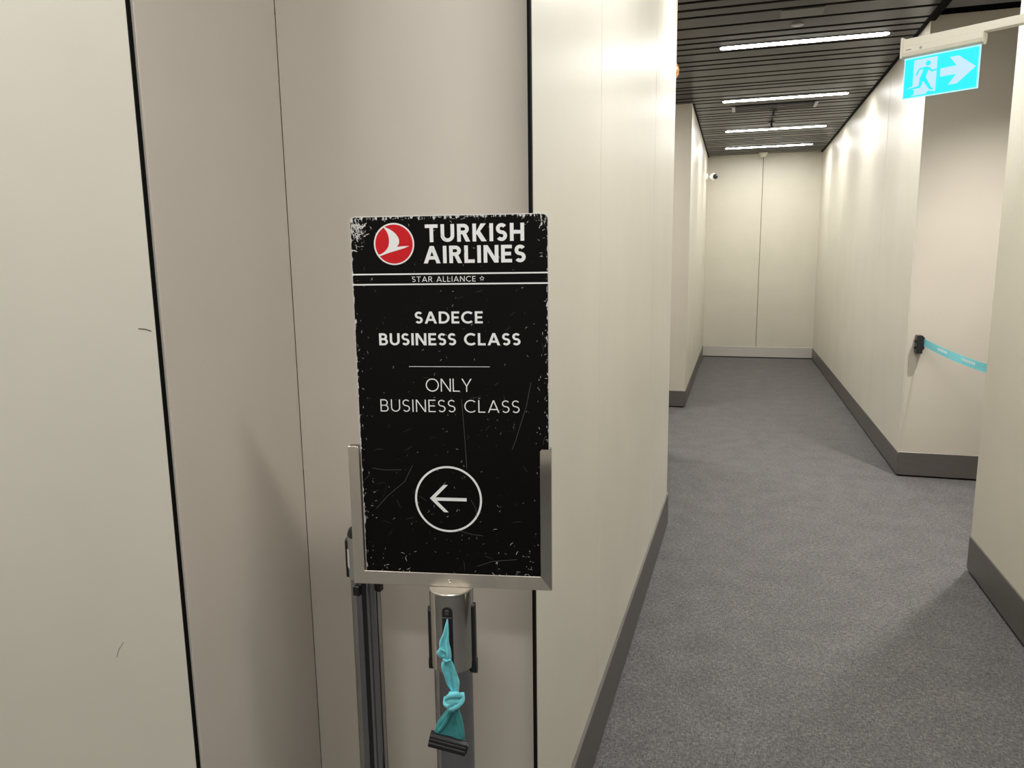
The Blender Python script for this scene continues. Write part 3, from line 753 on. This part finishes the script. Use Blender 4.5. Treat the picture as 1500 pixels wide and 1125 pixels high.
# ------------------------------------------------------------------ exit sign on a wall arm
EA = math.radians(-32)   # local +x runs to the right, towards the viewer
es = empty('exit_sign', (.561, 3.151, 2.059), EA)
tag(es, 'lit green and white exit sign with running figure and right arrow, on wall arm', 'exit sign')
EW, EH = .246, .141
MB().box(-.006, -.016, EH+.037, .648, .016, EH+.066).build('arm', 'ivory', es, bevel=.003)
MB().box(-.012, -.022, EH+.0, -.004, .022, EH+.072).build('end_plate', 'ivory', es, bevel=.003)
hp = [(-.020, EH+.037), (-.020, EH+.018), (-.016, EH+.006), (-.008, EH), (.008, EH), (.016, EH+.006), (.020, EH+.018), (.020, EH+.037)]
MB().prism(hp, -.004, EW+.004, 'x').build('housing', 'ivory', es, bevel=.001, seg=1)
MB().prism([(a*1.1, b-.001 if b < EH+.03 else b) for a, b in hp], EW+.004, EW+.010, 'x').build('end_plate', 'ivory', es, bevel=.001, seg=1)
m = MB(); m.T = Matrix.Translation((.058, -.0195, EH+.026)) @ Matrix.Rotation(PI/2, 4, 'X'); m.lathe([(.0045, -.001), (.0045, .002), (.003, .0035), (0, .0035)], 16); m.build('test_button', 'alu', es, smooth=40)
MB().box(.008, -.0208, EH+.0255, .026, -.0195, EH+.0275).build('rating_mark', 'plastic_grey', es)
ac = MB().box(0, -.004, 0, EW, .004, EH+.002).build('acrylic_plate', 'ex_edge', es, bevel=.0008, seg=1)
def ef(pts, m, y, name):
    mb = MB(); mb.prism(pts, y-.0002, y, 'y'); return mb.build(name, m, ac)
YE = -.0042
for sg, yy in ((1, YE), (-1, .0044)):
    ef(R(.004, .0035, EW-.004, EH-.005), 'ex_green', yy, 'green_face')
ef([(.026, .070), (.026, .018), (.020, .018), (.020, .030), (.0125, .030)][:0] or [(.034, .028), (.112, .012), (.112, .130), (.034, .130)], 'ex_white', YE-.0003, 'doorway')
ef([(.014, .0335), (.040, .0305), (.040, .012), (.030, .008), (.080, .008), (.088, .018), (.060, .045), (.030, .040)], 'ex_white', YE-.0003, 'doorway')
ef([(.122, .070), (.168, .074), (.150, .050), (.176, .050), (.232, .0915), (.188, .127), (.158, .127), (.176, .103), (.122, .092)][0:0] or
   [(.124, .058), (.176, .058), (.152, .026), (.180, .026), (.236, .0725), (.180, .118), (.152, .118), (.176, .086), (.124, .086)], 'ex_white', YE-.0003, 'arrow')
# running figure
fig = MB()
def seg(a, b, w0, w1):
    d = Vector((b[0]-a[0], b[1]-a[1])).normalized(); n = Vector((-d.y, d.x))
    fig.prism([(a[0]+n.x*w0, a[1]+n.y*w0), (b[0]+n.x*w1, b[1]+n.y*w1), (b[0]-n.x*w1, b[1]-n.y*w1), (a[0]-n.x*w0, a[1]-n.y*w0)], YE-.0008, YE-.0003, 'y')
fig.prism([(.082+.0085*math.cos(2*PI*i/20), .112+.0085*math.sin(2*PI*i/20)) for i in range(20)], YE-.0008, YE-.0003, 'y')
seg((.079, .099), (.066, .062), .0085, .0095); seg((.082, .097), (.055, .097), .0035, .003); seg((.055, .098), (.044, .076), .003, .0028)
seg((.084, .096), (.096, .083), .0040, .003); seg((.095, .083), (.116, .086), .003, .0026)
seg((.064, .066), (.059, .036), .0072, .0045); seg((.061, .036), (.016, .031), .0038, .003)
seg((.070, .064), (.095, .024), .0070, .0045); seg((.092, .026), (.104, .020), .0035, .0028)
fig.build('running_figure', 'ex_green', ac)

# ------------------------------------------------------------------ scuffs on the near panels
def scuff(wall, pts, wd):
    mb = MB()
    for q in ribbon(pts, wd): mb.add([(u, .0004, z) for u, z in q], [tuple(range(len(q)))])
    mb.build('scuff_mark', 'scuff', wall)
scuff(wA, [(.44, 1.012), (.42, 1.009), (.40, 1.006)], .0012)
scuff(wA, [(.032, 1.385), (.02, 1.384), (.01, 1.380)], .002)
scuff(wA, [(.13, .75), (.125, .765), (.115, .78)], .001)
